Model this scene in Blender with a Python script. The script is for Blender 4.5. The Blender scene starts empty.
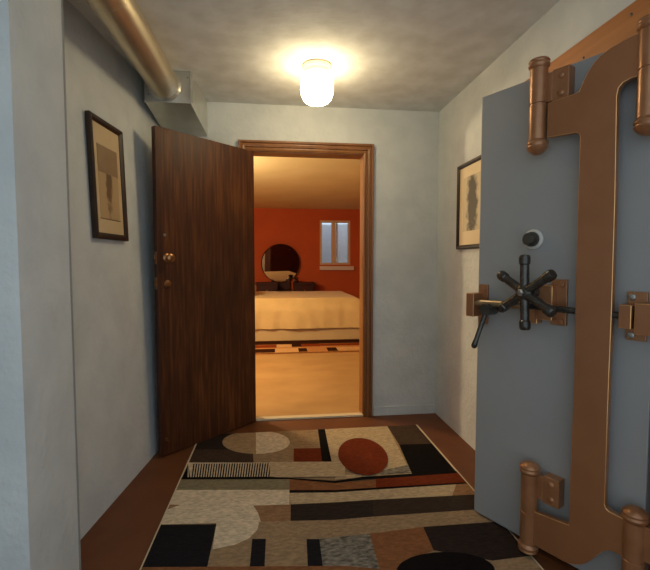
import bpy, bmesh, math, random
from mathutils import Vector, Matrix
random.seed(7)
C = bpy.context.scene.collection
R = math.radians
PI = math.pi

# ------------------------------------------------------------------ materials
def lin(c):
    return tuple((v/12.92 if v <= .04045 else ((v+.055)/1.055)**2.4) for v in (x/255 for x in c)) + (1,)

def mat(name, c1, c2=None, scale=6, stretch=(1,1,1), rough=.6, metal=0, bump=0, bscale=40, detail=4, lo=.35, hi=.65, spec=.5, sheen=0, bstretch=(1,1,1)):
    """Procedural surface: two colours mixed by (stretched) noise, plus a noise bump."""
    m = bpy.data.materials.new(name); m.use_nodes = True
    nt = m.node_tree; N = nt.nodes; L = nt.links
    b = N['Principled BSDF']
    b.inputs['Roughness'].default_value = rough
    b.inputs['Metallic'].default_value = metal
    b.inputs['Specular IOR Level'].default_value = spec
    if sheen: b.inputs['Sheen Weight'].default_value = sheen
    tc = N.new('ShaderNodeTexCoord')
    if c2 is None: b.inputs['Base Color'].default_value = lin(c1)
    else:
        mp = N.new('ShaderNodeMapping'); mp.inputs['Scale'].default_value = stretch
        nz = N.new('ShaderNodeTexNoise'); nz.inputs['Scale'].default_value = scale; nz.inputs['Detail'].default_value = detail
        rp = N.new('ShaderNodeValToRGB'); e = rp.color_ramp.elements
        e[0].position = lo; e[0].color = lin(c1); e[1].position = hi; e[1].color = lin(c2)
        L.new(tc.outputs['Object'], mp.inputs['Vector']); L.new(mp.outputs['Vector'], nz.inputs['Vector'])
        L.new(nz.outputs['Fac'], rp.inputs['Fac']); L.new(rp.outputs['Color'], b.inputs['Base Color'])
    if bump:
        mp2 = N.new('ShaderNodeMapping'); mp2.inputs['Scale'].default_value = bstretch
        n2 = N.new('ShaderNodeTexNoise'); n2.inputs['Scale'].default_value = bscale; n2.inputs['Detail'].default_value = 5
        bp = N.new('ShaderNodeBump'); bp.inputs['Strength'].default_value = bump; bp.inputs['Distance'].default_value = .01
        L.new(tc.outputs['Object'], mp2.inputs['Vector']); L.new(mp2.outputs['Vector'], n2.inputs['Vector'])
        L.new(n2.outputs['Fac'], bp.inputs['Height']); L.new(bp.outputs['Normal'], b.inputs['Normal'])
    return m

def emit(name, c, s):
    m = bpy.data.materials.new(name); m.use_nodes = True
    b = m.node_tree.nodes['Principled BSDF']
    b.inputs['Base Color'].default_value = (.8,.8,.8,1)
    b.inputs['Emission Color'].default_value = c; b.inputs['Emission Strength'].default_value = s
    return m

# ------------------------------------------------------------------ mesh helpers
def NB(): return bmesh.new()

def obj(name, bm, m, parent=None, smooth=None, bevel=0, segs=2, loc=None):
    me = bpy.data.meshes.new(name)
    bmesh.ops.recalc_face_normals(bm, faces=bm.faces)
    bm.to_mesh(me); bm.free()
    o = bpy.data.objects.new(name, me); C.objects.link(o)
    for x in (m if isinstance(m, (list, tuple)) else [m]): me.materials.append(x)
    if parent: o.parent = parent
    if loc: o.location = loc
    if smooth is not None:
        me.polygons.foreach_set('use_smooth', [True]*len(me.polygons))
        md = None
        try: me.set_sharp_from_angle(angle=R(smooth))
        except Exception: pass
    if bevel:
        md = o.modifiers.new('bevel', 'BEVEL'); md.width = bevel; md.segments = segs; md.limit_method = 'ANGLE'; md.angle_limit = R(40)
    return o

def thing(name, label, cat, loc=(0,0,0), rz=0, group=None, kind=None):
    o = bpy.data.objects.new(name, None); C.objects.link(o)
    o.location = loc; o.rotation_euler = (0,0,rz)
    return tag(o, label, cat, group, kind)

def tag(o, label=None, cat=None, group=None, kind=None):
    if label: o['label'] = label
    if cat: o['category'] = cat
    if group: o['group'] = group
    if kind: o['kind'] = kind
    return o

def struct(name, bm, m, label=None, cat=None, **k):
    return tag(obj(name, bm, m, **k), label, cat, kind='structure')

def box(bm, x0, y0, z0, x1, y1, z1, mi=0):
    v = [bm.verts.new(p) for p in ((x0,y0,z0),(x1,y0,z0),(x1,y1,z0),(x0,y1,z0),(x0,y0,z1),(x1,y0,z1),(x1,y1,z1),(x0,y1,z1))]
    for f in ((0,3,2,1),(4,5,6,7),(0,1,5,4),(1,2,6,5),(2,3,7,6),(3,0,4,7)):
        fc = bm.faces.new([v[i] for i in f]); fc.material_index = mi
    return bm

def prism(bm, pts, f0, f1, mi=0):
    """pts: 2-D outline; f0/f1 map (a,b) to 3-D on the two end faces."""
    a = [bm.verts.new(f0(*p)) for p in pts]; b = [bm.verts.new(f1(*p)) for p in pts]
    n = len(pts)
    bm.faces.new(a).material_index = mi; bm.faces.new(b[::-1]).material_index = mi
    for i in range(n):
        bm.faces.new((a[i], b[i], b[(i+1)%n], a[(i+1)%n])).material_index = mi
    return bm

def lathe(bm, prof, origin=(0,0,0), axis=(0,0,1), seg=28, mi=0):
    """prof: (radius, height along the axis) from start to end; ends are closed."""
    ax = Vector(axis).normalized(); o = Vector(origin)
    q = Vector((0,0,1)).rotation_difference(ax)
    rings = []
    for r, h in prof:
        if r < 1e-6: rings.append([bm.verts.new(o + q @ Vector((0,0,h)))])
        else: rings.append([bm.verts.new(o + q @ Vector((r*math.cos(2*PI*k/seg), r*math.sin(2*PI*k/seg), h))) for k in range(seg)])
    for a, b in zip(rings, rings[1:]):
        if len(a) == 1 and len(b) == 1: continue
        for k in range(seg):
            k2 = (k+1) % seg
            if len(a) == 1: f = (a[0], b[k2], b[k])
            elif len(b) == 1: f = (a[k], a[k2], b[0])
            else: f = (a[k], a[k2], b[k2], b[k])
            bm.faces.new(f).material_index = mi
    for r in (rings[0], rings[-1]):
        if len(r) > 1: bm.faces.new(r).material_index = mi
    return bm

def cyl(bm, p0, p1, r0, r1=None, seg=24, mi=0):
    p0, p1 = Vector(p0), Vector(p1); d = p1-p0
    return lathe(bm, [(r0, 0), (r0 if r1 is None else r1, d.length)], p0, d, seg, mi)

def quad(bm, pts, mi=0):
    f = bm.faces.new([bm.verts.new(p) for p in pts]); f.material_index = mi; return bm

def rounded(pts, radii, n=6):
    """Round given corners of a 2-D outline."""
    out = []; L = len(pts)
    for i, p in enumerate(pts):
        r = radii.get(i, 0)
        if not r: out.append(p); continue
        p = Vector(p); a = (Vector(pts[i-1])-p).normalized(); b = (Vector(pts[(i+1)%L])-p).normalized()
        s = p+a*r; e = p+b*r
        for k in range(n+1):
            t = k/n
            out.append(tuple((1-t)**2*s + 2*t*(1-t)*p + t*t*e))
    return out

# ------------------------------------------------------------------ palette
M = {}
M['plaster'] = mat('plaster', (200,203,200), (212,214,210), scale=5, rough=.75, bump=.55, bscale=30, spec=.25)
M['ceiling'] = mat('ceiling_plaster', (211,211,206), (226,227,224), scale=8, rough=.8, bump=.18, bscale=14, bstretch=(1,2.2,1), spec=.2)
M['floorpaint'] = mat('floor_paint', (104,60,31), (114,67,36), scale=5, rough=.55, bump=.05, bscale=30, spec=.35)
M['casing'] = mat('stained_casing', (124,78,36), (150,98,50), scale=9, stretch=(1,1,.08), rough=.4, bump=.04, bscale=60)
M['header'] = mat('pine_header', (172,104,48), (190,120,58), scale=6, stretch=(4,.3,4), rough=.45)
M['orange'] = mat('orange_wall', (184,86,46), (190,90,48), scale=3, rough=.8, spec=.2)
M['bedceil'] = mat('bedroom_ceiling', (228,212,158), (233,218,166), scale=2.5, rough=.85, spec=.1)
M['bedfloor'] = mat('bedroom_floor', (172,134,84), (186,148,95), scale=2.2, stretch=(1,1.6,1), rough=.6, spec=.3)
M['darkwood'] = mat('dark_wood', (46,24,14), (62,34,20), scale=6, stretch=(8,8,.6), rough=.5)
M['vaultpaint'] = mat('vault_paint', (150,149,146), (154,153,150), scale=3, rough=.42, bump=.05, bscale=120, spec=.4)
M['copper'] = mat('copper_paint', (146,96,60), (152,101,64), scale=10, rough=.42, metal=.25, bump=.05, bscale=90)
M['copperlit'] = mat('lit_copper', (154,106,70), (170,120,82), scale=14, rough=.3, metal=.4, bump=.05, bscale=90)  # lighter copy of the copper; the bar sides' lit tone is in this colour
M['edgeshine'] = mat('painted_edge_highlight', (222,164,104), (234,180,120), scale=20, rough=.3, metal=.8)  # bright bevel colour: edge highlight painted on the bar and blocks
M['barmetal'] = mat('worn_bar', (150,128,100), (170,148,120), scale=20, rough=.28, metal=.75)
M['iron'] = mat('dark_iron', (72,69,64), (92,89,83), scale=18, rough=.24, metal=.7)
M['steel'] = mat('dull_steel', (150,148,142), (170,168,160), scale=14, rough=.3, metal=.85)
M['whitering'] = mat('pale_enamel', (200,196,186), rough=.3)
M['galv'] = mat('galvanised_sheet', (200,200,194), (212,212,206), scale=9, rough=.32, metal=.75)
M['galvpipe'] = mat('galvanised_pipe', (204,188,158), (216,202,174), scale=5, rough=.33, metal=.82)
M['frame'] = mat('dark_frame', (40,26,20), (54,36,26), scale=10, rough=.4)
M['matboard'] = mat('mat_board', (196,170,128), (206,180,138), scale=4, rough=.7)
M['palemat'] = mat('pale_mat_board', (222,200,160), (230,208,170), scale=4, rough=.7)
M['brass'] = mat('old_brass', (140,92,52), (180,130,84), scale=30, rough=.3, metal=.8)
M['bed'] = mat('bed_cotton', (210,184,128), (218,192,136), scale=5, rough=.85, spec=.1, sheen=.2, bump=.25, bscale=6, bstretch=(1.5,1.5,.35))
M['bedbase'] = mat('bed_base_cloth', (206,182,134), (212,188,140), scale=5, rough=.85, spec=.1)
M['winframe'] = mat('window_paint', (206,176,140), rough=.5)
M['sill'] = mat('sill_paint', (210,196,186), rough=.5)
M['well'] = mat('window_well_metal', (236,244,248), (243,249,251), scale=5, stretch=(1,1,6), rough=.5)
M['mirror'] = mat('mirror_glass', (225,220,215), rough=.02, metal=1)
M['dressing'] = mat('dark_veneer', (52,20,12), (66,26,15), scale=5, stretch=(1,8,8), rough=.5, spec=.25)
M['porcelain'] = mat('porcelain', (206,196,170), rough=.35)

# painted door: vertical brush streaks
def door_mat():
    m = bpy.data.materials.new('streaked_door_stain'); m.use_nodes = True
    nt = m.node_tree; N = nt.nodes; L = nt.links; b = N['Principled BSDF']
    b.inputs['Roughness'].default_value = .48; b.inputs['Specular IOR Level'].default_value = .3
    tc = N.new('ShaderNodeTexCoord')
    def nz(sc, st, d=4):
        mp = N.new('ShaderNodeMapping'); mp.inputs['Scale'].default_value = st
        n = N.new('ShaderNodeTexNoise'); n.inputs['Scale'].default_value = sc; n.inputs['Detail'].default_value = d
        L.new(tc.outputs['Object'], mp.inputs['Vector']); L.new(mp.outputs['Vector'], n.inputs['Vector']); return n
    a = nz(55, (1,1,.06), 6); c = nz(7, (1,1,.22), 4)
    mx = N.new('ShaderNodeMath'); mx.operation = 'MULTIPLY_ADD'; mx.inputs[1].default_value = .6
    L.new(a.outputs['Fac'], mx.inputs[0])
    m2 = N.new('ShaderNodeMath'); m2.operation = 'MULTIPLY'; m2.inputs[1].default_value = .4
    L.new(c.outputs['Fac'], m2.inputs[0]); L.new(m2.outputs[0], mx.inputs[2])
    rp = N.new('ShaderNodeValToRGB'); e = rp.color_ramp.elements
    e[0].position = .36; e[0].color = lin((58,27,11)); e[1].position = .63; e[1].color = lin((104,58,24))
    x = rp.color_ramp.elements.new(.5); x.color = lin((76,39,16))
    L.new(mx.outputs[0], rp.inputs['Fac']); L.new(rp.outputs['Color'], b.inputs['Base Color'])
    bp = N.new('ShaderNodeBump'); bp.inputs['Strength'].default_value = .12; bp.inputs['Distance'].default_value = .006
    L.new(a.outputs['Fac'], bp.inputs['Height']); L.new(bp.outputs['Normal'], b.inputs['Normal'])
    return m
M['door'] = door_mat()

def print_mat(name, paper, ink, scale, thr):
    """a faded sketch: a tall smudged figure with an irregular outline on toned paper (object x across, z up)"""
    m = bpy.data.materials.new(name); m.use_nodes = True
    nt = m.node_tree; N = nt.nodes; L = nt.links; b = N['Principled BSDF']; b.inputs['Roughness'].default_value = .5
    tc = N.new('ShaderNodeTexCoord')
    mp = N.new('ShaderNodeMapping'); mp.inputs['Scale'].default_value = scale
    L.new(tc.outputs['Object'], mp.inputs['Vector'])
    g = N.new('ShaderNodeTexGradient'); g.gradient_type = 'SPHERICAL'; L.new(mp.outputs['Vector'], g.inputs['Vector'])
    n = N.new('ShaderNodeTexNoise'); n.inputs['Scale'].default_value = 22; n.inputs['Detail'].default_value = 6
    L.new(tc.outputs['Object'], n.inputs['Vector'])
    ad = N.new('ShaderNodeMath'); ad.operation = 'MULTIPLY_ADD'; ad.inputs[1].default_value = .9
    L.new(n.outputs['Fac'], ad.inputs[0]); L.new(g.outputs['Fac'], ad.inputs[2])
    rp = N.new('ShaderNodeValToRGB'); e = rp.color_ramp.elements
    e[0].position = thr; e[0].color = lin(paper); e[1].position = thr+.35; e[1].color = lin(ink)
    L.new(ad.outputs[0], rp.inputs['Fac']); L.new(rp.outputs['Color'], b.inputs['Base Color'])
    return m

def pile(name, c, v=.11):
    a = tuple(x*(1-v) for x in c); d = tuple(min(255, x*(1+v)) for x in c)
    return mat(name, a, d, scale=40, detail=8, stretch=(1,2.2,1), rough=.95, bump=.5, bscale=160, spec=.05, lo=.3, hi=.7)
RC = {'char':(52,42,36),'char2':(48,38,33),'umber':(74,58,46),'umber2':(62,50,41),'tan':(154,127,96),'tan2':(168,140,104),'cream':(214,194,164),
      'sand':(186,162,128),'red':(112,48,26),'rust':(134,88,56),'rust2':(150,112,80),'olive':(136,124,96),'black':(24,20,19),'black2':(34,32,33),'grey':(116,108,96)}
RK = list(RC)
RUGM = [pile('rug_'+k, RC[k], .32 if k == 'grey' else .11) for k in RK]
M['binding'] = mat('rug_binding', (214,196,164), rough=.9, spec=.05)
LAMP, BEDW, SKY, EXPO = 26, 135, .97, 0
RUG=[
('char', [(-0.53, 2.925), (-0.175, 2.925), (-0.15, 2.631), (-0.53, 2.683)]),
('umber', [(-0.53, 2.703), (-0.151, 2.653), (-0.142, 2.469), (-0.53, 2.523)]),
('tan', [(-0.175, 2.925), (0.403, 2.925), (0.329, 2.414), (-0.142, 2.469)]),
('tan2', [(0.085, 2.735), (0.081, 2.707), (0.072, 2.681), (0.058, 2.657), (0.04, 2.637), (0.017, 2.619), (-0.008, 2.605), (-0.037, 2.595), (-0.067, 2.589), (-0.099, 2.587), (-0.132, 2.589), (-0.165, 2.595), (-0.198, 2.604), (-0.23, 2.618), (-0.259, 2.635), (-0.287, 2.655), (-0.311, 2.678), (-0.331, 2.703), (-0.348, 2.73), (-0.359, 2.759), (-0.365, 2.788), (-0.366, 2.817), (-0.362, 2.845), (-0.351, 2.872), (-0.335, 2.896), (-0.314, 2.917), (-0.287, 2.925), (-0.257, 2.925), (-0.223, 2.925), (-0.187, 2.925), (-0.15, 2.925), (-0.112, 2.925), (-0.075, 2.925), (-0.04, 2.923), (-0.008, 2.902), (0.02, 2.878), (0.043, 2.852), (0.062, 2.823), (0.075, 2.794), (0.083, 2.764)]),
('cream', [(-0.15, 2.925), (-0.131, 2.925), (-0.112, 2.925), (-0.093, 2.925), (-0.075, 2.925), (-0.057, 2.925), (-0.04, 2.923), (-0.024, 2.913), (-0.008, 2.902), (0.006, 2.89), (0.02, 2.878), (0.032, 2.865), (0.043, 2.852), (0.053, 2.838), (0.062, 2.823), (0.069, 2.809), (0.075, 2.794), (0.08, 2.779), (0.083, 2.764), (0.084, 2.749), (0.085, 2.735), (0.083, 2.721), (0.081, 2.707), (0.077, 2.694), (0.072, 2.681), (0.066, 2.669), (0.058, 2.657), (0.049, 2.647), (0.04, 2.637), (0.029, 2.627), (0.017, 2.619), (0.005, 2.612), (-0.008, 2.605), (-0.022, 2.6), (-0.037, 2.595), (-0.052, 2.592), (-0.067, 2.589), (-0.083, 2.587), (-0.099, 2.587), (-0.116, 2.587), (-0.132, 2.589)]),
('red', [(0.106, 2.637), (0.292, 2.624), (0.289, 2.43), (0.098, 2.449)]),
('sand', [(0.345, 2.925), (0.808, 2.925), (0.76, 2.227), (0.322, 2.415)]),
('black', [(0.293, 2.925), (0.344, 2.925), (0.327, 2.426), (0.27, 2.433)]),
('sand', [(0.329, 2.27), (0.768, 2.25), (0.765, 2.219), (0.318, 2.226)]),
('grey', [(0.63, 2.298), (0.777, 2.34), (0.769, 2.242), (0.578, 2.241)]),
('umber', [(0.808, 2.925), (1.024, 2.925), (1.024, 2.582), (0.802, 2.613)]),
('black', [(0.802, 2.613), (1.024, 2.599), (1.024, 2.215), (0.763, 2.235)]),
('cream', [(-0.53, 2.52), (-0.044, 2.462), (-0.041, 2.28), (-0.53, 2.334)]),
('black', [(-0.53, 2.505), (-0.53, 2.504), (-0.53, 2.343), (-0.53, 2.344)]),
('black', [(-0.53, 2.503), (-0.53, 2.502), (-0.5, 2.341), (-0.53, 2.342)]),
('black', [(-0.53, 2.501), (-0.53, 2.5), (-0.485, 2.34), (-0.492, 2.34)]),
('black', [(-0.499, 2.499), (-0.491, 2.499), (-0.471, 2.338), (-0.478, 2.339)]),
('black', [(-0.484, 2.498), (-0.476, 2.497), (-0.457, 2.336), (-0.464, 2.337)]),
('black', [(-0.468, 2.496), (-0.461, 2.495), (-0.443, 2.335), (-0.45, 2.335)]),
('black', [(-0.453, 2.494), (-0.446, 2.493), (-0.428, 2.333), (-0.436, 2.334)]),
('black', [(-0.438, 2.492), (-0.43, 2.491), (-0.414, 2.331), (-0.421, 2.332)]),
('black', [(-0.423, 2.491), (-0.415, 2.49), (-0.4, 2.329), (-0.407, 2.33)]),
('black', [(-0.408, 2.489), (-0.4, 2.488), (-0.386, 2.328), (-0.393, 2.329)]),
('black', [(-0.392, 2.487), (-0.385, 2.486), (-0.372, 2.326), (-0.379, 2.327)]),
('black', [(-0.377, 2.485), (-0.37, 2.484), (-0.357, 2.324), (-0.364, 2.325)]),
('black', [(-0.362, 2.483), (-0.355, 2.482), (-0.343, 2.323), (-0.35, 2.324)]),
('black', [(-0.347, 2.482), (-0.339, 2.481), (-0.329, 2.321), (-0.336, 2.322)]),
('black', [(-0.332, 2.48), (-0.324, 2.479), (-0.315, 2.319), (-0.322, 2.32)]),
('black', [(-0.317, 2.478), (-0.309, 2.477), (-0.3, 2.318), (-0.308, 2.319)]),
('black', [(-0.301, 2.476), (-0.294, 2.475), (-0.286, 2.316), (-0.293, 2.317)]),
('black', [(-0.286, 2.474), (-0.279, 2.474), (-0.272, 2.314), (-0.279, 2.315)]),
('black', [(-0.271, 2.473), (-0.263, 2.472), (-0.258, 2.313), (-0.265, 2.314)]),
('black', [(-0.256, 2.471), (-0.248, 2.47), (-0.244, 2.311), (-0.251, 2.312)]),
('black', [(-0.241, 2.469), (-0.233, 2.468), (-0.229, 2.309), (-0.236, 2.31)]),
('black', [(-0.225, 2.467), (-0.218, 2.466), (-0.215, 2.308), (-0.222, 2.309)]),
('black', [(-0.21, 2.465), (-0.203, 2.465), (-0.201, 2.306), (-0.208, 2.307)]),
('black', [(-0.195, 2.464), (-0.188, 2.463), (-0.187, 2.304), (-0.194, 2.305)]),
('black', [(-0.18, 2.462), (-0.172, 2.461), (-0.172, 2.303), (-0.179, 2.303)]),
('black', [(-0.165, 2.46), (-0.157, 2.459), (-0.158, 2.301), (-0.165, 2.302)]),
('black', [(-0.149, 2.458), (-0.142, 2.457), (-0.144, 2.299), (-0.151, 2.3)]),
('black', [(-0.134, 2.457), (-0.127, 2.456), (-0.13, 2.298), (-0.137, 2.298)]),
('black', [(-0.119, 2.455), (-0.112, 2.454), (-0.116, 2.296), (-0.123, 2.297)]),
('black', [(-0.104, 2.453), (-0.096, 2.452), (-0.101, 2.294), (-0.108, 2.295)]),
('black', [(-0.089, 2.451), (-0.081, 2.45), (-0.087, 2.293), (-0.094, 2.293)]),
('black', [(-0.074, 2.449), (-0.066, 2.448), (-0.073, 2.291), (-0.08, 2.292)]),
('black', [(-0.058, 2.448), (-0.051, 2.447), (-0.059, 2.289), (-0.066, 2.29)]),
('black', [(-0.043, 2.446), (-0.036, 2.445), (-0.044, 2.288), (-0.051, 2.288)]),
('sand', [(-0.044, 2.462), (0.406, 2.413), (0.377, 2.241), (-0.041, 2.28)]),
('black', [(-0.53, 2.34), (-0.041, 2.287), (0.315, 2.201), (0.475, 2.226), (1.024, 2.228), (1.024, 2.193), (0.469, 2.197), (0.311, 2.176), (-0.041, 2.26), (-0.53, 2.313)]),
('olive', [(-0.53, 2.314), (0.067, 2.247), (0.063, 2.138), (-0.53, 2.204)]),
('rust', [(0.067, 2.247), (0.311, 2.176), (0.541, 2.188), (0.521, 2.106), (0.3, 2.098), (0.063, 2.135)]),
('red', [(0.542, 2.192), (1.024, 2.204), (1.024, 2.094), (0.521, 2.106)]),
('black', [(0.063, 2.135), (0.302, 2.108), (0.521, 2.106), (1.024, 2.101), (1.024, 2.081), (0.516, 2.086), (0.298, 2.085), (0.062, 2.105)]),
('cream', [(-0.53, 2.206), (0.063, 2.138), (0.054, 1.857), (-0.53, 1.913)]),
('sand', [(0.062, 2.108), (0.298, 2.085), (1.024, 2.087), (1.024, 1.969), (0.285, 1.992), (0.065, 2.003)]),
('rust2', [(0.96, 2.085), (1.024, 2.087), (1.024, 1.969), (0.89, 1.98)]),
('red', [(0.678, 2.445), (0.67, 2.407), (0.659, 2.372), (0.645, 2.34), (0.628, 2.312), (0.61, 2.288), (0.59, 2.268), (0.569, 2.253), (0.547, 2.243), (0.525, 2.238), (0.504, 2.238), (0.482, 2.243), (0.462, 2.253), (0.443, 2.268), (0.425, 2.288), (0.41, 2.311), (0.397, 2.339), (0.387, 2.371), (0.38, 2.405), (0.376, 2.442), (0.376, 2.48), (0.38, 2.519), (0.388, 2.558), (0.399, 2.596), (0.414, 2.631), (0.432, 2.662), (0.454, 2.689), (0.478, 2.711), (0.503, 2.726), (0.529, 2.734), (0.556, 2.734), (0.582, 2.728), (0.606, 2.714), (0.627, 2.693), (0.646, 2.667), (0.661, 2.635), (0.673, 2.6), (0.68, 2.562), (0.683, 2.523), (0.683, 2.484)]),
('rust2', [(-0.53, 2.072), (-0.478, 2.064), (-0.53, 2.031), (-0.53, 1.994), (-0.53, 1.98)]),
('rust2', [(-0.118, 2.014), (0.065, 2.003), (0.06, 1.87), (-0.076, 1.877), (-0.093, 1.951)]),
('char', [(0.065, 2.003), (0.286, 1.995), (0.48, 1.994), (0.447, 1.857), (0.266, 1.854), (0.06, 1.87)]),
('umber2', [(0.48, 1.994), (1.024, 1.98), (0.988, 1.854), (0.447, 1.857)]),
('tan', [(-0.53, 1.913), (0.06, 1.87), (0.266, 1.854), (0.447, 1.857), (1.024, 1.854), (1.024, 1.434), (0.263, 1.557), (-0.53, 1.639)]),
('cream', [(-0.28, 1.896), (-0.084, 1.878), (-0.091, 1.822), (-0.125, 1.768), (-0.182, 1.734), (-0.271, 1.716)]),
('black2', [(-0.53, 1.911), (-0.278, 1.886), (-0.276, 1.605), (-0.53, 1.634)]),
('black2', [(-0.11, 1.764), (-0.051, 1.757), (-0.052, 1.59), (-0.11, 1.597)]),
('black2', [(0.124, 1.735), (0.179, 1.728), (0.176, 1.564), (0.117, 1.571)]),
('grey', [(0.179, 1.728), (0.248, 1.732), (0.403, 1.737), (0.394, 1.515), (0.262, 1.553), (0.176, 1.564)]),
('rust', [(0.403, 1.737), (0.655, 1.755), (0.644, 1.602), (0.604, 1.586), (0.525, 1.555), (0.46, 1.507), (0.394, 1.515)]),
('char2', [(0.655, 1.755), (1.024, 1.752), (1.024, 1.525), (0.856, 1.516), (0.644, 1.602)]),
('black', [(0.458, 1.507), (0.461, 1.515), (0.465, 1.522), (0.47, 1.529), (0.476, 1.536), (0.484, 1.543), (0.492, 1.55), (0.502, 1.556), (0.513, 1.561), (0.524, 1.567), (0.537, 1.572), (0.55, 1.576), (0.564, 1.58), (0.579, 1.583), (0.594, 1.585), (0.61, 1.587), (0.626, 1.588), (0.642, 1.589), (0.658, 1.588), (0.674, 1.588), (0.69, 1.586), (0.706, 1.584), (0.721, 1.581), (0.736, 1.578), (0.75, 1.573), (0.764, 1.569), (0.776, 1.564), (0.788, 1.558), (0.799, 1.552), (0.809, 1.545), (0.817, 1.539), (0.825, 1.531), (0.831, 1.524), (0.836, 1.516), (0.84, 1.509), (0.842, 1.501), (0.844, 1.493), (0.844, 1.485), (0.843, 1.477), (0.84, 1.47), (0.837, 1.462)]),
('rust', [(-0.53, 1.643), (0.263, 1.557), (1.024, 1.371), (1.024, 1.336), (0.257, 1.524), (-0.53, 1.613)])
]
# ------------------------------------------------------------------ the setting
CEIL = 2.385; BACK = 3.175; RX = 1.27
b = NB(); box(b, -2.6,-.6,-.12, 3.2,BACK+.015,0)
struct('floor', b, M['floorpaint'], 'brown painted floor of the vestibule')
b = NB(); box(b, -2.6,.6,CEIL, 3.2,BACK+.12,CEIL+.15)
struct('ceiling', b, M['ceiling'], 'trowelled pale plaster ceiling of the vestibule')

# left wall: not quite parallel to the right one and leaning slightly outwards at the top
def LW(s, z, o=0):
    """point on the left wall: s metres along it from the near end of its visible run, z up, o out into the room"""
    A = Vector((-.862,1.82,0)); d = Vector((.1094,.994,0)).normalized(); t = Vector((-.08,0,2.4))/2.4
    n = d.cross(t).normalized()
    n = n if n.x > 0 else -n
    return A + d*s + t*z + n*o
s0, s1 = -.30, 1.42
b = NB()
prism(b, [(s0,0),(s1,0),(s1,CEIL),(s0,CEIL)], lambda s,z: LW(s,z,0), lambda s,z: LW(s,z,-.14))
struct('wall_left', b, M['plaster'], 'pale textured plaster wall on the left')
b = NB(); box(b, -2.6,1.315,0, -.75,1.63,CEIL)
struct('wall_front_left', b, M['plaster'], 'pale plaster pier at the left edge nearest the viewer')

b = NB(); box(b, -.7502,1.618,0, -.7485,1.6305,CEIL-.001)  # grey strip standing in for the shadow line beside the pier
struct('trim_shade_line', b, mat('painted_seam_shade', (150,150,146), rough=.8), 'thin grey strip painted as the shadow line where the pier ends')

b = NB(); box(b, -1.08,.1,0, -.93,1.314,CEIL)  # out-of-view wall added to keep sky light off the pier front
struct('wall_shade_left', b, M['plaster'], 'unseen plaster wall added on the left to shade the pier')

# back wall with the bedroom doorway
OX0, OX1, OZ = -.200, .677, 2.044
b = NB()
pts = [(-1.0,0),(OX0,0),(OX0,OZ),(OX1,OZ),(OX1,0),(1.52,0),(1.52,CEIL),(-1.0,CEIL)]
prism(b, pts, lambda x,z:(x,BACK,z), lambda x,z:(x,BACK+.12,z))
struct('wall_back', b, M['plaster'], 'pale plaster end wall around the bedroom doorway')

# right wall with the vault doorway in it
VY0, VY1, VZ = 1.13, 2.06, 2.0
b = NB()
pts = [(VY1,0),(BACK,0),(BACK,CEIL),(.55,CEIL),(.55,0),(VY0,0),(VY0,VZ),(VY1,VZ)]
prism(b, pts, lambda y,z:(RX,y,z), lambda y,z:(RX+.25,y,z))
struct('wall_right', b, M['plaster'], 'pale plaster wall on the right, behind the vault door')
b = NB(); box(b, 1.525,.7,.0, 3.0,.75,CEIL); box(b, 1.525,3.0,0, 3.0,3.05,CEIL); box(b, 2.9,.75,0, 2.95,3.0,CEIL)
struct('wall_vault', b, M['darkwood'], 'dark walls inside the vault')
b = NB(); box(b, 1.525,.75,.001, 2.9,3.0,.02)
struct('floor_vault', b, M['bedfloor'], 'tan floor inside the vault')

# baseboard (same plaster paint) along the back wall, right of the doorway
b = NB(); box(b, .76,BACK-.012,0, RX-.002,BACK-.001,.07)
struct('baseboard_back', b, M['plaster'], 'low painted baseboard on the end wall')

# moulded casing round the bedroom doorway
prof = [(-.004,.0),(-.004,.014),(.006,.019),(.014,.011),(.021,.011),(.026,.022),(.038,.026),(.044,.018),(.050,.018),(.056,.031),(.067,.033),(.071,.027),(.071,.0)]
b = NB()
st = []
for p, q in prof:
    st.append([b.verts.new(v) for v in ((OX0-p,BACK-q,0),(OX0-p,BACK-q,OZ+p),(OX1+p,BACK-q,OZ+p),(OX1+p,BACK-q,0))])
for a, c in zip(st, st[1:]+st[:1]):
    for k in range(3): b.faces.new((a[k],a[k+1],c[k+1],c[k]))
b.faces.new([s[0] for s in st]); b.faces.new([s[3] for s in st][::-1])
tr = struct('trim_1', b, M['casing'], 'moulded brown wood casing around the bedroom doorway', 'door casing')
b = NB(); box(b, OX1-.006,BACK-.004,.0, OX1-.0005,BACK+.124,OZ-.001); box(b, OX0+.0005,BACK+.035,0, OX0+.004,BACK+.124,OZ-.001); box(b, OX0+.001,BACK-.004,OZ-.010, OX1-.006,BACK+.124,OZ-.0005)
jb = obj('jamb', b, M['casing'], tr, bevel=.002)
b = NB(); box(b, OX1-.008,BACK+.012,1.16, OX1-.0055,BACK+.040,1.27)
obj('strike_plate', b, M['brass'], tr, bevel=.001)
b = NB(); box(b, OX0,BACK-.02,0, OX1,BACK+.035,.016)
struct('trim_2', b, M['binding'], 'thin pale threshold strip under the doorway', 'threshold', bevel=.004)

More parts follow.
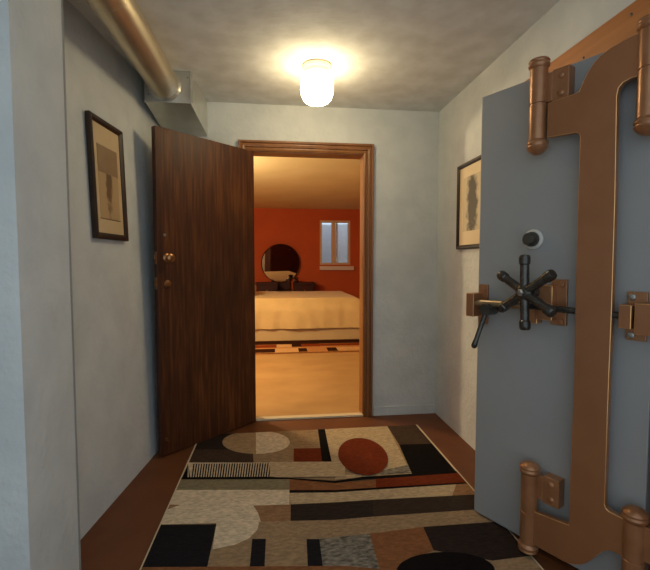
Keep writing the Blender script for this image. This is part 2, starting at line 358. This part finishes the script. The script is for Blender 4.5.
# wood surround of the vault doorway
b = NB(); box(b, 1.236,.55,1.985, RX-.0005,VY1+.11,2.114)
hd = struct('trim_3', b, M['header'], 'orange stained pine header above the vault door', 'wood trim', bevel=.003)
b = NB(); box(b, 1.236,VY1,0, RX-.0005,VY1+.10,1.984)
obj('side_casing', b, M['header'], hd, bevel=.003)
b = NB(); box(b, 1.236,VY0-.12,0, RX-.0005,VY0,1.984)
obj('side_casing', b, M['header'], hd, bevel=.003)
b = NB(); box(b, RX,VY1-.025,0, RX+.25,VY1-.0005,VZ-.026); box(b, RX,VY0+.0005,0, RX+.25,VY0+.025,VZ-.026); box(b, RX,VY0+.0005,VZ-.025, RX+.25,VY1-.0005,VZ-.0005)
obj('jamb', b, M['header'], hd)
for y, z in ((1.585,2.035),(1.36,2.075),(1.86,2.06)):
    b = NB(); lathe(b, [(.006,0),(.005,.002),(0,.003)], (1.2362,y,z), (-1,0,0), 10)
    obj('nail', b, M['iron'], hd)

# bedroom shell
BX0, BX1, BY0, BY1 = -2.6, 3.1, BACK+.12, 9.07
b = NB(); box(b, BX0,BACK+.016,-.12, BX1,BY1,.002)
struct('floor_bedroom', b, M['bedfloor'], 'tan bedroom floor beyond the doorway')
b = NB(); box(b, BX0,BY0,CEIL, BX1,BY1,CEIL+.1)
struct('ceiling_bedroom', b, M['bedceil'], 'warm plaster bedroom ceiling')
WX0, WX1, WZ0, WZ1 = .955, 1.63, 1.17, 2.14
b = NB()
for x0,z0,x1,z1 in ((BX0,0,WX0,CEIL),(WX1,0,BX1,CEIL),(WX0,0,WX1,WZ0),(WX0,WZ1,WX1,CEIL)): box(b, x0,BY1,z0, x1,BY1+.25,z1)
struct('wall_far', b, M['orange'], 'burnt orange far wall of the bedroom')
b = NB(); box(b, BX0-.1,BY0,0, BX0,BY1,CEIL)
struct('wall_bedroom_left', b, M['orange'], 'burnt orange bedroom wall on the left')
b = NB(); box(b, BX1,BY0,0, BX1+.1,BY1,CEIL)
struct('wall_bedroom_right', b, M['orange'], 'burnt orange bedroom wall on the right')
b = NB(); box(b, BX0,BY0-.1,0, -1.0,BY0,CEIL); box(b, 1.52,BY0-.1,0, BX1,BY0,CEIL)
struct('wall_bedroom_near', b, M['orange'], 'bedroom side of the dividing wall')
# basement window: frame, two sashes, sill and the metal well outside
w = thing('window_1', 'small basement window with a pale frame in the orange wall', 'window', ((WX0+WX1)/2,BY1,WZ0), kind='structure')
hx = (WX1-WX0)/2; hz = WZ1-WZ0
b = NB(); t = .045
box(b, -hx,-.012,0, -hx+t,.10,hz); box(b, hx-t,-.012,0, hx,.10,hz); box(b, -hx+t,-.012,hz-t, hx-t,.10,hz); box(b, -hx+t,-.012,0, hx-t,.10,t)
obj('window_frame', b, M['winframe'], w, bevel=.004)
b = NB(); box(b, -.075,.03,t, .015,.07,hz-t)
obj('mullion', b, M['winframe'], w, bevel=.004)
b = NB(); box(b, .03,.075,t, .075,.10,hz-t)
obj('sash_rail', b, M['well'], w, bevel=.004)
gm = bpy.data.materials.new('pane_glass'); gm.use_nodes = True
g = gm.node_tree.nodes['Principled BSDF']; g.inputs['Base Color'].default_value = (.9,.95,1,1); g.inputs['Roughness'].default_value = .05
g.inputs['Transmission Weight'].default_value = 1; g.inputs['IOR'].default_value = 1.1
for x0, x1 in ((-hx+t,-.075),(.015,hx-t)):
    b = NB(); box(b, x0,.06,t, x1,.066,hz-t); obj('pane', b, gm, w)
b = NB(); box(b, -hx-.01,-.09,-.115, hx+.07,.012,-.03)
obj('window_sill', b, M['sill'], w, bevel=.006)
b = NB()
n = 24
pr = [(1.29+.75*math.cos(PI*k/n), BY1+.25+.95*math.sin(PI*k/n)) for k in range(n+1)]
a = [b.verts.new((x,y,.9)) for x,y in pr]; c = [b.verts.new((x,y,2.16)) for x,y in pr]
for k in range(n): b.faces.new((a[k],a[k+1],c[k+1],c[k]))
quad(b, [(.5,BY1+.25,.95),(2.1,BY1+.25,.95),(2.1,BY1+1.25,.95),(.5,BY1+1.25,.95)])
struct('wall_window_well', b, M['well'], 'grey metal window well outside the bedroom window', smooth=60)

# ------------------------------------------------------------------ brown slab door, open into the vestibule
ux, uy = -.730, -.684
rz = math.atan2(uy, ux)
d1 = thing('door_1', 'dark brown streaky slab door standing open beside the bedroom doorway', 'door', (-.157,3.134,.004), rz, kind='structure')
# local x runs from hinge to free edge; the face towards the viewer is local +y
W1, H1, T1 = .760, 2.024, .042
b = NB(); box(b, 0,-T1,.004, W1,0,H1)
obj('door_slab', b, M['door'], d1, bevel=.003)
KX, KZ = .697, 1.237
b = NB(); lathe(b, [(.027,0),(.027,.004),(.022,.007),(.010,.010),(.010,.026),(.020,.032),(.026,.042),(.024,.052),(.014,.058),(0,.059)], (KX,0,KZ), (0,1,0))
obj('door_knob', b, M['brass'], d1, smooth=35)
b = NB(); lathe(b, [(.024,0),(.024,.004),(.019,.010),(.014,.013),(.012,.016),(0,.0165)], (KX,0,1.077), (0,1,0))
obj('lock_cylinder', b, M['brass'], d1, smooth=35)
b = NB(); lathe(b, [(.010,0),(.009,.003),(0,.004)], (.711,0,1.377), (0,1,0), 16)
obj('door_viewer', b, M['steel'], d1, smooth=35)
b = NB(); lathe(b, [(.012,0),(.011,.005),(.006,.03),(0,.031)], (.727,0,.105), (0,1,0), 16)
obj('door_stop', b, M['brass'], d1, smooth=35)
for z0 in (1.20, 1.045):
    b = NB(); box(b, W1-.0005,-T1+.008,z0, W1+.0015,-.008,z0+.075)
    box(b, W1+.001,-T1+.014,z0+.028, W1+.011,-.016,z0+.052)
    obj('latch_plate', b, M['brass'], d1, bevel=.001)
for z0 in (.22, 1.0, 1.72):
    b = NB(); cyl(b, (.004,-T1-.006,z0), (.004,-T1-.006,z0+.09), .007, seg=14)
    obj('hinge', b, M['brass'], d1, smooth=35)

# ------------------------------------------------------------------ vault door
ang = math.atan2(-math.cos(R(28)), math.sin(R(28)))
V = thing('vault_door', 'grey-blue steel vault door with copper crane hinge and star handwheel, ajar', 'vault door', (.934,1.832,0), ang, kind='thing')
# local x: along the door from its free edge; local -y: out of its face; z up
VW, VT, Z0, Z1 = .672, .055, .026, 1.962
b = NB(); box(b, 0,0,Z0, VW,VT,Z1)
obj('door_plate', b, M['vaultpaint'], V, bevel=.004)

# crane bar
out = [(.331,1.819),(.424,1.823),(.441,1.826),(.452,1.852),(.466,1.880),(.484,1.906),(.506,1.925),(.536,1.938),(.575,1.947),(.640,1.957),
       (.640,1.814),(.600,1.815),(.578,1.809),(.566,1.795),(.562,1.770),(.568,1.424),(.570,1.031),(.569,.803),(.570,.360),(.574,.349),(.584,.342),(.640,.337),
       (.640,.207),(.600,.205),(.585,.201),(.568,.186),(.543,.149),(.524,.122),(.506,.101),(.484,.085),(.460,.075),(.437,.071),(.318,.070),
       (.318,.208),(.452,.222),(.455,.777),(.450,1.074),(.449,1.475),(.449,1.660),(.446,1.674),(.434,1.682),(.331,1.689)]
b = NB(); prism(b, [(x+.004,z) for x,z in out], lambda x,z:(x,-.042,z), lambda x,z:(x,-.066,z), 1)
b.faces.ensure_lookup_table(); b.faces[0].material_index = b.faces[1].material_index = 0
bar = obj('crane_bar', b, [M['copper'], M['copperlit'], M['edgeshine']], V, bevel=.0026)
bar.modifiers['bevel'].material = 2  # highlight painted along the bar's edges
ei = len(bar.data.materials)

def barrel(x, zl, zm, zh, pointed_low, dome_top, m=M['copperlit']):
    r = .0325; o = (x,-.052,0); b = NB()
    lathe(b, [(r,zl+.03),(r,zm-.004),(r-.003,zm-.002),(r-.003,zm+.002),(r,zm+.004),(r,zh-.035)], o)
    hb = obj('hinge_barrel', b, m, V, smooth=35)
    def cap(z, s, tip):
        b = NB()
        pr = [(r-.002,0),(r+.001,.004),(r+.006,.010),(r+.007,.016),(r+.004,.022),(r+.004,.026),(r+.006,.030),(r+.003,.036)]
        pr += [(r*.75,.036+tip*.55),(r*.4,.036+tip*.85),(0,.036+tip)]
        lathe(b, pr, (x,-.052,z), (0,0,s))
        obj('cap', b, m, hb, smooth=35)
    cap(zh-.036, 1, .016 if dome_top else .004)
    cap(zl+.031, -1, .024 if pointed_low else .006)
    return hb
barrel(.290, 1.662, 1.827, 1.998, True, False)
barrel(.296, .032, .197, .385, False, True)
barrel(.651, 1.648, 1.831, 1.988, True, False)
barrel(.660, .030, .210, .375, False, True)

def leaf(x0, x1, z0, z1, d, bolts, knx):
    b = NB(); box(b, x0,-d,z0, x1,0,z1)
    box(b, knx,-.046,z0+.006, x0+.002,-.030,z1-.006)
    lf = obj('hinge_leaf', b, M['copperlit'], V, bevel=.003)
    for bx, bz in bolts:
        b = NB(); lathe(b, [(.012,0),(.012,.003),(.009,.006),(0,.0075)], (bx,-d,bz), (0,-1,0), 16)
        obj('bolt', b, M['copperlit'], lf, smooth=40)
leaf(.338,.400, 1.824,1.945, .046, ((.372,1.915),(.372,1.850)), .318)
leaf(.345,.409, .250,.362, .046, ((.378,.336),(.380,.276)), .322)
# the frame side of the crane hinge, screwed to the doorway's near casing
for z0, z1, x in ((1.84,1.96,.66),(.22,.34,.68)):
    b = NB(); box(b, x,-.062,z0, x+.085,-.036,z1); obj('hinge_leaf', b, M['copperlit'], V, bevel=.003)

# star handwheel
WXc, WZc, WO = .279, 1.093, -.095
b = NB(); lathe(b, [(.026,-.030),(.028,-.018),(.036,-.012),(.036,.010),(.026,.018),(.016,.022)], (WXc,WO,WZc), (0,-1,0))
hw = obj('handwheel', b, M['iron'], V, smooth=35)
b = NB(); cyl(b, (WXc,0,WZc), (WXc,WO+.02,WZc), .022); obj('spindle', b, M['iron'], hw, smooth=35)
b = NB(); lathe(b, [(.015,.02),(.015,.027),(.011,.031),(0,.032)], (WXc,WO,WZc), (0,-1,0), 6); obj('nut', b, M['steel'], hw)
for k in range(6):
    a = R(92+60*k); d = Vector((math.cos(a),0,math.sin(a))); c0 = Vector((WXc,WO,WZc))
    b = NB(); lathe(b, [(.0195,.022),(.0175,.040),(.017,.110),(.0205,.114),(.0215,.126),(.0215,.140),(.018,.148),(.009,.150),(0,.1515)], c0, d, 20)
    obj('spoke', b, M['iron'], hw, smooth=35)

rot = Matrix.Rotation(R(-13), 4, 'Z'); pv = Vector((WXc,WO,WZc))
hw.rotation_euler = (0,0,R(-13)); hw.location = pv - rot @ pv

# combination dial
b = NB(); lathe(b, [(.041,0),(.041,.006),(.034,.013),(.031,.013),(.031,.010)], (.257,0,1.307), (0,-1,0), 32)
dl = obj('lock_dial', b, M['whitering'], V, smooth=35)
b = NB(); lathe(b, [(.030,.010),(.030,.020),(.027,.024),(.026,.040),(.022,.045),(0,.046)], (.257,0,1.307), (0,-1,0), 28)
obj('dial_knob', b, M['iron'], dl, smooth=35)

# locking bar and its brackets
b = NB(); cyl(b, (.03,-.052,1.030), (.27,-.052,1.036), .0165); obj('locking_bar', b, M['barmetal'], V, smooth=35)
b = NB(); cyl(b, (.27,-.052,1.036), (.60,-.052,1.030), .0125); obj('locking_bar', b, M['iron'], V, smooth=35)
b = NB(); box(b, -.010,-.075,.968, .030,-.005,1.073); lb = obj('latch_block', b, [M['copper'], M['edgeshine']], V, bevel=.0025); lb.modifiers['bevel'].material = 1
b = NB(); box(b, .012,-.012,.932, .058,0,1.112); obj('mounting_plate', b, M['copperlit'], lb, bevel=.002)
for z in (.950, 1.094):
    b = NB(); lathe(b, [(.011,0),(.010,.004),(0,.007)], (.040,-.012,z), (0,-1,0), 14); obj('bolt', b, M['copperlit'], lb, smooth=40)
# bolt box behind the handwheel
b = NB(); box(b, .300,-.046,.985, .362,0,1.122); box(b, .240,-.042,.966, .302,-.002,1.032)
bb = obj('bolt_box', b, [M['copperlit'], M['edgeshine']], V, bevel=.0025); bb.modifiers['bevel'].material = 1
b = NB(); box(b, .340,-.012,.966, .400,0,1.146); obj('mounting_plate', b, M['copperlit'], bb, bevel=.002)
for z in (1.128, .982):
    b = NB(); lathe(b, [(.012,0),(.011,.005),(0,.008)], (.380,-.012,z), (0,-1,0), 14); obj('bolt', b, M['copperlit'], bb, smooth=40)
# keeper by the hinge
b = NB(); box(b, .597,-.075,.990, .634,-.008,1.070); box(b, .642,-.075,.975, .692,-.008,1.078)
box(b, .600,-.03,.995, .670,-.006,1.065)
kp = obj('keeper_block', b, [M['copper'], M['edgeshine']], V, bevel=.0025); kp.modifiers['bevel'].material = 1
b = NB(); box(b, .598,-.012,.945, .658,0,1.112); obj('mounting_plate', b, M['copperlit'], kp, bevel=.002)
for z in (.962, 1.094):
    b = NB(); lathe(b, [(.012,0),(.011,.005),(0,.008)], (.614,-.012,z), (0,-1,0), 14); obj('bolt', b, M['steel'], kp, smooth=40)
# lever handle
b = NB(); cyl(b, (.100,-.030,1.008), (.100,-.095,1.008), .027, .024); lv = obj('lever_pivot', b, M['iron'], V, smooth=35)
b = NB(); lathe(b, [(.012,0),(.011,.04),(.010,.13),(.012,.150),(.013,.165),(.008,.174),(0,.175)], (.098,-.080,1.0), (-.26,-.12,-.95), 18)
obj('lever', b, M['iron'], lv, smooth=35)

# ------------------------------------------------------------------ air duct under the ceiling
D = thing('air_duct', 'round metal air duct running into a sheet metal box under the ceiling', 'air duct', (-.65,2.69,CEIL))
PR = .087; PC = (-.668+.65, -.090)
b = NB()
cyl(b, (PC[0],0,PC[1]), (PC[0],-2.6,PC[1]), PR, seg=40)
for y in (-.9,-2.0): lathe(b, [(PR,0),(PR+.002,.004),(PR+.002,.012),(PR,.016)], (PC[0],y,PC[1]), (0,1,0), 40)
obj('round_pipe', b, M['galvpipe'], D, smooth=35)
b = NB(); lathe(b, [(PR+.002,0),(PR+.012,.002),(PR+.006,.012),(PR+.001,.022)], (PC[0],-.0005,PC[1]), (0,-1,0), 40)
obj('pipe_collar', b, M['galv'], D, smooth=35)
b = NB(); prism(b, [(-.138,-.190),(.133,-.190),(.133,-.002),(-.138,-.002)], lambda x,z:(x,0,z), lambda x,z:(x+(.028 if x>0 else 0),.509,z-(.062 if z<-.1 else 0)))
bx = obj('plenum_box', b, M['galv'], D, bevel=.002)
b = NB(); box(b, .133,-.003,-.190, .137,.018,-.002); box(b, .137,.012,-.185, .146,.016,-.002); box(b, -.142,-.003,-.194, .137,.016,-.190)
obj('flange', b, M['galv'], bx)
for x, z in ((-.115,-.15),(.118,-.04)):
    b = NB(); lathe(b, [(.006,0),(.005,.003),(0,.004)], (x,0,z), (0,-1,0), 10); obj('screw', b, M['steel'], bx)

# ------------------------------------------------------------------ ceiling lamp
LX, LY = .25, 2.53
lp = thing('ceiling_lamp', 'small glowing glass jar lamp on the vestibule ceiling', 'ceiling lamp', (LX,LY,CEIL))
b = NB(); lathe(b, [(.088,0),(.090,-.010),(.080,-.022),(.074,-.030),(.074,-.050)], seg=36); obj('lamp_base', b, M['porcelain'], lp, smooth=35)
b = NB(); lathe(b, [(.070,-.0505),(.084,-.055),(.095,-.066),(.098,-.084),(.098,-.145),(.094,-.172),(.084,-.196),(.066,-.213),(.040,-.222),(0,-.225)], seg=40)
obj('lamp_shade', b, emit('lit_glass', (1,.80,.47,1), LAMP), lp, smooth=60)

# ------------------------------------------------------------------ framed pictures
def picture(label, origin, xdir, udir, w, h, fw, pm, band, mb='matboard'):
    """local x across, z up, -y out of the wall"""
    x = Vector(xdir).normalized(); u = Vector(udir).normalized(); y = u.cross(x).normalized()
    t = thing('framed_picture', label, 'picture', group='framed drawings on the vestibule walls')
    m = Matrix((x, y, u)).transposed().to_4x4(); m.translation = Vector(origin); t.matrix_world = m
    hw_, hh = w/2, h/2; b = NB()
    pr = [(0,0),(0,-.022),(.006,-.026),(fw*.6,-.024),(fw,-.016),(fw,0)]
    st = []
    for p, q in pr: st.append([b.verts.new(v) for v in ((-hw_+p,q,-hh+p),(hw_-p,q,-hh+p),(hw_-p,q,hh-p),(-hw_+p,q,hh-p))])
    for a, c in zip(st, st[1:]+st[:1]):
        for k in range(4): b.faces.new((a[k],a[(k+1)%4],c[(k+1)%4],c[k]))
    obj('picture_frame', b, M['frame'], t)
    iw, ih = hw_-fw, hh-fw
    b = NB(); box(b, -iw,-.012,-ih, iw,-.002,ih); obj('mat_board', b, M[mb], t)
    mx, mz0, mz1 = band
    b = NB(); box(b, -iw+mx,-.0135,-ih+mz0, iw-mx,-.012,ih-mz1); pp = obj('drawing', b, pm, t)
    return t, iw, ih

pmA = print_mat('faded_sketch', (182,152,110), (112,84,56), (18,18,3.4), .74)
pmB = print_mat('ink_sketch', (204,184,146), (74,62,46), (10,10,3.2), .58)
PC1 = LW(.455,1.628,.004); xd = LW(1,1)-LW(0,1); up = LW(0,2)-LW(0,1)
t, iw, ih = picture('dark framed drawing on the left wall, sepia figure with a darker top block', PC1, xd, up, .325, .597, .030, pmA, (.035,.075,.10))
b = NB(); box(b, -iw+.035,-.0142,ih-.235, iw-.035,-.0136,ih-.10); obj('title_block', b, mat('sepia_block', (140,112,80), (150,122,88), scale=12, rough=.5), t)
b = NB(); box(b, -iw+.03,-.0142,-ih+.070, iw-.03,-.0136,-ih+.074); obj('ruled_line', b, mat('sepia_line', (110,84,58), rough=.5), t)
picture('dark framed ink drawing on the right wall, partly behind the vault door', (RX-.001,2.565,1.588), (0,-1,0), (0,0,1), .42, .567, .026, pmB, (.055,.09,.07), 'palemat')

# ------------------------------------------------------------------ vestibule rug
RXL, RXR, RYT, RYB = -.53, 1.024, 2.925, .62
b = NB(); box(b, RXL,RYB,.001, RXR,RYT,.008, RK.index('tan'))
for i, (col, pts) in enumerate(RUG):
    z = .008 + .00012*(i+1)
    vs = []
    for x, y in pts:
        if not vs or (Vector((x,y))-vs[-1]).length > 1e-4: vs.append(Vector((x,y)))
    if (vs[0]-vs[-1]).length < 1e-4: vs.pop()
    f = b.faces.new([b.verts.new((p.x,p.y,z)) for p in vs]); f.material_index = RK.index(col)
    f.normal_update()
    if f.normal.z < 0: f.normal_flip()
me = bpy.data.meshes.new('area_rug'); b.to_mesh(me); b.free()
rug = bpy.data.objects.new('area_rug', me); C.objects.link(rug)
for x in RUGM: me.materials.append(x)
tag(rug, 'patterned area rug of brown, cream, rust and black blocks on the vestibule floor', 'rug')
b = NB()
box(b, RXL-.009,RYB,.001, RXL-.0005,RYT,.010); obj('rug_binding', b, M['binding'], rug)
b = NB(); box(b, RXR+.0005,RYB,.001, RXR+.012,RYT,.010)
obj('rug_binding', b, M['binding'], rug)

# ------------------------------------------------------------------ bedroom furniture
# bed
bd = thing('bed', 'low bed base with pale cloth sides standing in the bedroom', 'bed', (.33,7.2,.002))
b = NB(); box(b, -1.06,-.815,.008, 1.08,.80,.20); obj('bed_base', b, M['bedbase'], bd, bevel=.008, segs=3)
b = NB(); box(b, -1.05,-.79,.20, 1.05,.79,.58); obj('mattress', b, M['bedbase'], bd, bevel=.06, segs=4)
for sx in (-1,1):
    for sy in (-1,1):
        b = NB(); cyl(b, (sx*.95,sy*.68,0), (sx*.95,sy*.68,.045), .03); obj('leg', b, M['darkwood'], bd, smooth=35)
b = NB()
gx, gy = 60, 44; x0,x1,y0,y1 = -.76,1.45,6.36,8.02
def cover(u, v):
    """a draped spread: u across the bed, v from the hem on the near side over to the far hem"""
    hem = .203; top = .668; r = .10
    L = (top-hem); Wd = y1-y0
    s = v*(2*L+Wd)
    if s < L: y, z = y0, hem+s
    elif s < L+Wd: y, z = y0+(s-L), top
    else: y, z = y1, top-(s-L-Wd)
    return y, z
import mathutils
grid = []
for j in range(gy+1):
    row = []
    y, z = cover(0, j/gy)
    for i in range(gx+1):
        x = x0+(x1-x0)*i/gx
        # rounded foot end: the top falls away towards the right end
        e = max(0, (x-(x1-.22))/.22)
        k = (z-.185)/(.668-.185)
        zz = z - .20*e*e*k
        n = mathutils.noise.noise(Vector((x*5, y*2, z*1.5)))
        fold = .028*n*(1-k*.7) + .010*math.sin(x*23+3*n)*(1-k)
        yy = y + (fold-.02*(1-k) if y < 7 else -fold)
        zz += .010*mathutils.noise.noise(Vector((x*2.5,y*2.5,4))) if k > .95 else 0
        ins = .06*k*k if k > .75 else 0
        yy += ins if (y < 6.4) else 0
        row.append(b.verts.new((x, yy, zz)))
    grid.append(row)
for j in range(gy):
    for i in range(gx): b.faces.new((grid[j][i],grid[j][i+1],grid[j+1][i+1],grid[j+1][i]))
# foot side drop
c = [grid[j][gx] for j in range(gy+1)]
low = [b.verts.new((v.co.x+.02, v.co.y, .185)) for v in c]
for j in range(gy): b.faces.new((c[j],c[j+1],low[j+1],low[j]))
bs = obj('bedspread', b, M['bed'], smooth=60)
md = bs.modifiers.new('sub','SUBSURF'); md.levels = 1; md.render_levels = 1
tag(bs, 'cream bedspread draped over the bed', 'bedspread')
# pillow
b = NB()
bmesh.ops.create_uvsphere(b, u_segments=32, v_segments=16, radius=1)
for v in b.verts:
    x, y, z = v.co
    s = lambda q: math.copysign(abs(q)**.55, q)
    v.co = (s(x)*.22, s(y)*.34, z*.10)
pl = obj('pillow', b, M['bedbase'], loc=(-.555,7.05,.79), smooth=180)
tag(pl, 'cream pillow at the head of the bed', 'pillow')

# bedroom rug
b = NB(); box(b, -1.0,5.48,.0025, 1.75,6.36,.010, 0)
RP = [((186,132,80),'a'),((52,26,16),'b'),((130,56,26),'c'),((206,164,112),'d')]
bmats = [pile('bedroom_rug_'+k, c, .1) for c, k in RP]
for x0r,x1r,y0r,y1r,mi in ((-1,1.75,6.10,6.36,1),(-1,-.0,5.88,6.08,2),(0,.22,5.88,6.10,3),(.22,.36,5.9,6.1,1),(.36,.62,5.9,6.1,2),(.62,1.75,5.92,6.08,2),  # first dark band paints the shadow at the foot of the bed
                     (-1,-.02,5.56,5.80,1),(-.02,.30,5.56,5.82,3),(.30,.42,5.56,5.80,1),(.70,.84,5.56,5.80,1),(.84,1.75,5.60,5.82,3),(-1,1.75,5.49,5.525,1)):
    z = .0102+.0002*mi
    quad(b, [(x0r,y0r,z),(x1r,y0r,z),(x1r,y1r,z),(x0r,y1r,z)], mi)
br = obj('bedroom_rug', b, bmats)
tag(br, 'tan rug with dark and rust blocks in front of the bed', 'rug')

# dresser with round mirror
dr = thing('vanity_dresser', 'dark wooden vanity dresser with a round mirror against the orange wall', 'dresser', (.20,8.80,.002))
b = NB(); box(b, -.60,-.22,.06, -.17,.24,.76); box(b, .17,-.22,.06, .60,.24,.76); box(b, -.17,-.16,.06, .17,.24,.60)
obj('carcass', b, M['dressing'], dr, bevel=.004)
b = NB(); box(b, -.62,-.24,.76, -.16,.25,.80); box(b, .16,-.24,.76, .62,.25,.80); box(b, -.16,-.18,.60, .16,.25,.63)
obj('dresser_top', b, M['dressing'], dr, bevel=.005)
for sx in (-1,1):
    for z0 in (.10,.32,.54):
        xa, xb = (.19,.58) if sx > 0 else (-.58,-.19)
        b = NB(); box(b, xa,-.236,z0, xb,-.221,z0+.19); f = obj('drawer', b, M['dressing'], dr, bevel=.004)
        b = NB(); lathe(b, [(.008,0),(.008,.012),(.016,.020),(.012,.028),(0,.03)], ((xa+xb)/2,-.236,z0+.10), (0,-1,0), 14); obj('knob', b, M['brass'], f, smooth=35)
mz = 1.20; mr = .405
b = NB(); lathe(b, [(mr,0),(mr,.012),(mr-.004,.016),(0,.0162)], (-.10,.13,mz), (math.sin(R(9.5)),-math.cos(R(9.5)),-.06), 64)
mi_ = obj('mirror', b, M['mirror'], dr, smooth=35)
b = NB(); lathe(b, [(mr+.012,-.02),(mr+.012,.016),(mr+.006,.020),(mr-.002,.017),(mr-.002,-.02)], (-.10,.13,mz), (math.sin(R(9.5)),-math.cos(R(9.5)),-.06), 64)
obj('mirror_frame', b, M['dressing'], mi_, smooth=35)
b = NB(); box(b, -.30,.16,.63, .10,.25,.83); obj('mirror_bracket', b, M['dressing'], dr, bevel=.01)
b = NB(); lathe(b, [(.05,0),(.06,.02),(.035,.06),(.06,.09),(.03,.11),(0,.115)], (.42,8.70,.8045), (0,0,1), 24)
tag(obj('trinket_box', b, M['darkwood'], smooth=35), 'small dark lidded pot on top of the vanity dresser', 'pot')

# wardrobe, seen in the mirror
wr = thing('wardrobe', 'dark brown wardrobe, visible only as the dark shape in the round mirror', 'wardrobe', (2.25,3.66,.002))
b = NB(); box(b, -.75,-.30,0, .75,.30,2.05); obj('carcass', b, M['dressing'], wr, bevel=.006)
for s in (-1,1):
    b = NB(); box(b, min(s*.02,s*.73),.301,.08, max(s*.02,s*.73),.322,2.0); f = obj('wardrobe_door', b, M['dressing'], wr, bevel=.004)
    b = NB(); lathe(b, [(.008,0),(.008,.015),(.016,.022),(.012,.032),(0,.034)], (s*.07,.322,1.05), (0,1,0), 14); obj('knob', b, M['brass'], f, smooth=35)

# ------------------------------------------------------------------ light
def area(name, loc, rot, size, size_y, power, color):
    l = bpy.data.lights.new(name, 'AREA'); l.shape = 'RECTANGLE'; l.size = size; l.size_y = size_y; l.energy = power; l.color = color
    o = bpy.data.objects.new(name, l); o.location = loc; o.rotation_euler = rot; C.objects.link(o); return o
def point(name, loc, power, color, r=.1):
    l = bpy.data.lights.new(name, 'POINT'); l.energy = power; l.color = color; l.shadow_soft_size = r
    o = bpy.data.objects.new(name, l); o.location = loc; C.objects.link(o); return o
point('bedroom_ceiling_light', (-1.2,4.6,1.8), BEDW, (1,.79,.48), .12)

wd = bpy.data.worlds.new('world'); bpy.context.scene.world = wd; wd.use_nodes = True
bg = wd.node_tree.nodes['Background']; bg.inputs['Color'].default_value = (.74,.88,1.0,1); bg.inputs['Strength'].default_value = SKY

# ------------------------------------------------------------------ camera
cd = bpy.data.cameras.new('camera'); cam = bpy.data.objects.new('camera', cd); C.objects.link(cam)
cd.sensor_fit = 'HORIZONTAL'; cd.sensor_width = 36; cd.lens = 415/650*36; cd.clip_start = .02; cd.clip_end = 60
cam.location = (0,0,1.21)
cam.rotation_euler = (R(90-3.0345), 0, R(-6.7245))
sc = bpy.context.scene; sc.camera = cam
sc.view_settings.view_transform = 'Standard'; sc.view_settings.look = 'None'; sc.view_settings.gamma = 1; sc.view_settings.exposure = EXPO
